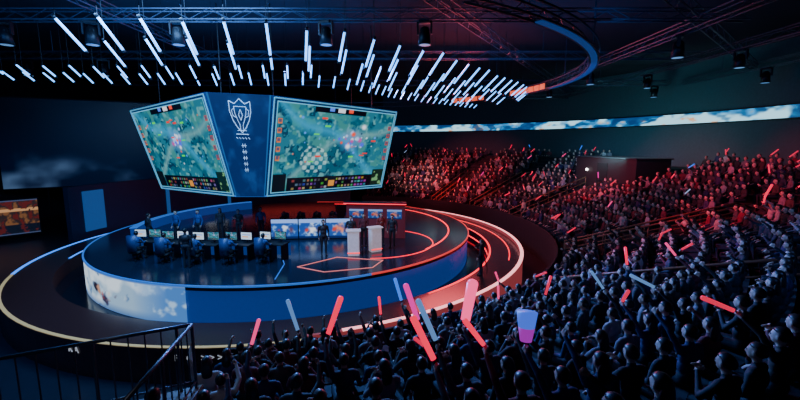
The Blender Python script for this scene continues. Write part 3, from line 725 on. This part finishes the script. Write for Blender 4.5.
GP=[(-2.5,20.0,180,'presenting','person in dark suit presenting behind white podium',0,M['suit']),(-1.9,20.6,190,'standing','person in pale shirt standing behind white podium',1,None),(-1.0,20.9,200,'presenting','person in red top standing beside the podium',1,M['jerseyred']),(-.4,20.3,170,'standing','person in dark suit standing near the podium',0,M['suit']),
(-3.7,18.9,200,'standing','person in black clothes standing alone at centre stage',0,M['suit']),
(-9.3,16.9,10,'standing','person in dark suit standing behind the players',0,M['suit']),(-13.2,20.6,-30,'standing','staff member in dark clothes standing near the desks',0,M['suit']),(-11.2,21.8,170,'standing','staff member in blue shirt standing on the stage',0,M['jersey']),(-10.2,22.3,190,'standing','staff member standing on the stage with hands down',1,None),(-9.0,21.9,180,'presenting','staff member gesturing on the stage',0,M['suit']),
(-12.3,21.6,160,'standing','staff member in blue shirt standing on the stage',0,M['jersey']),(-8.0,22.6,190,'standing','staff member standing on the stage with hands down',0,M['jersey'])]
for x,y,r,ps,lb,lg,mt_ in GP: put_person(Vector((x,y,ZD)),math.radians(r),ps,lg,1,lb,None,{1:mt_} if mt_ else None)
put_person(Vector((3.9,18.6,1.2)),math.radians(60),'presenting',0,1,'person in black operating a camera beside the walkway',None,{1:M['suit']})
put_person(pol(16.5,16.9,rowz(0)),math.radians(100),'standing',0,1,'person in light brown jacket standing in the aisle',None,{1:mat('tan_jacket',(.55,.36,.26),.7)})
# broadcast camera
o=empty('broadcast_camera',(4.1,19.5,1.2),'black broadcast camera on a tripod beside the stage','camera',None,2.4)
bm=bmesh.new(); 
for i in range(3):
    a=i*2.094; cyl(bm,(0,0,1.1),(.35*math.cos(a),.35*math.sin(a),0),.025)
mkobj('tripod',meshof(bm,'tr',[M['black']]),o)
bm=bmesh.new(); box(bm,0,0,1.25,.2,.5,.24,bev=.02); cyl(bm,(0,.25,1.25),(0,.5,1.25),.08,.1,seg=14); box(bm,0,-.1,1.42,.1,.2,.1); mkobj('camera_body',meshof(bm,'cbd',[M['black']]),o)

# ------------------------------------------------------------ left platform and railing
bm=bmesh.new()
pts=[(-9,1.5),(-3.0,1.5),(-3.3,6.2),(-5.5,5.1),(-9,3.7)]
vb=[bm.verts.new((x,y,3.3)) for x,y in pts];vt=[bm.verts.new((x,y,3.5)) for x,y in pts]; bm.faces.new(vt);bm.faces.new(vb)
for i in range(5): bm.faces.new((vb[i],vb[(i+1)%5],vt[(i+1)%5],vt[i]))
bmesh.ops.recalc_face_normals(bm,faces=bm.faces)
mkobj('floor',meshof(bm,'floor_platform',[mat('platform_floor',(.20,.18,.16),.6)]),kind='structure')
ra=empty('metal_railing',(-3.4,6.1,3.5),'black metal railing with slim vertical bars around the platform','railing')
path=[(-8.9,3.7),(-5.5,5.05),(-3.36,6.1),(-3.1,4.0),(-3.05,2.2)]
RS=mat('rail_steel',(.07,.08,.10),.35,.7)
bm=bmesh.new()
for a,b in zip(path[:-1],path[1:]):
    cyl(bm,(*a,4.6),(*b,4.6),.03,seg=8); cyl(bm,(*a,3.62),(*b,3.62),.018,seg=6)
ch('top_rail',meshof(bm,'trl',[RS],True),ra)
for a,b in zip(path[:-1],path[1:]):
    a=Vector((*a,0));b=Vector((*b,0)); n=max(2,int((b-a).length/.2))
    for i in range(n):
        p=a+(b-a)*i/n; bm=bmesh.new()
        bg=(i%5==0); cyl(bm,(p.x,p.y,3.5),(p.x,p.y,4.6),.024 if bg else .011,seg=6)
        ch('post' if bg else 'bar',meshof(bm,'br',[RS]),ra)

# ------------------------------------------------------------ lights
def spot(loc,tgt,col,en,ang=50,size=.5,blend=.6):
    l=bpy.data.lights.new('spot','SPOT'); l.color=col; l.energy=en; l.spot_size=math.radians(ang); l.spot_blend=blend; l.shadow_soft_size=size
    o=bpy.data.objects.new('spot_light',l); link(o); o.location=loc; o.rotation_euler=(Vector(tgt)-Vector(loc)).to_track_quat('-Z','Y').to_euler()
def area(loc,tgt,col,en,size):
    l=bpy.data.lights.new('area','AREA'); l.color=col; l.energy=en; l.size=size
    o=bpy.data.objects.new('area_light',l); link(o); o.location=loc; o.rotation_euler=(Vector(tgt)-Vector(loc)).to_track_quat('-Z','Y').to_euler()
area((-8,14,12.2),(-8,20,2),(.2,.48,1),1900,5)
spot((0,12,12),(-2.5,20,2),(1,.6,.6),1300,30)
spot((-3,27,10.9),(6,44,3),(1,.09,.13),24000,42,blend=.9)
spot((0,28,11),(2,44,4),(1,.45,.5),14000,24,blend=.9)
spot((2,24,11),(19,31,4.5),(1,.05,.09),15000,34,blend=.9)
spot((2,24,11),(13,34,4),(1,.4,.5),6000,20,blend=.9)
spot((2,20,11.5),(16,18,4.5),(1,.05,.10),15000,28,blend=.9)
spot((2,20,11.5),(21,24,6),(1,.05,.10),14000,20,blend=.9)
spot((2,20,11.5),(10,14,3),(1,.06,.18),6000,22,blend=.9)
spot((-6,22,11.5),(3,7,3),(.10,.3,1),22000,56)
spot((-2,22,11.5),(9,9,4),(.14,.28,1),13000,50)
spot((8,2,12.5),(14,16,4),(.15,.3,1),1300,80)  # unseen blue fill added to brighten the crowd's backs
spot((6,20,12),(17,34,6),(.3,.45,1),6000,34,blend=.9)
spot((-3,2,12),(-6,5,3.5),(.8,.75,.8),160,60)  # added fill that lifts the left platform floor
area((16,31,7.8),(24,37,7.8),(.25,.75,.85),420,3)
area((-14,10,12),(-14,18,0),(.1,.3,1),800,6)
area((4,33,10.5),(4,26,1),(1,.10,.12),1500,5)
area((-8,18,10.5),(-8,18,14),(.06,.25,1),800,12)  # added uplight that brightens trusses and ceiling
area((8,22,10),(10,24,14),(.06,.25,1),350,10)  # second added uplight, for the right-hand trusses
w=bpy.data.worlds.new('world'); bpy.context.scene.world=w; w.use_nodes=True
w.node_tree.nodes['Background'].inputs[0].default_value=(.02,.04,.12,1); w.node_tree.nodes['Background'].inputs[1].default_value=.22
cam=bpy.data.cameras.new('cam'); co=bpy.data.objects.new('camera',cam); link(co); cam.lens=18; cam.sensor_width=36; cam.clip_end=200; cam.clip_start=.05
co.location=(0,0,H); co.rotation_euler=(math.radians(90)-th,0,0)
bpy.context.scene.camera=co
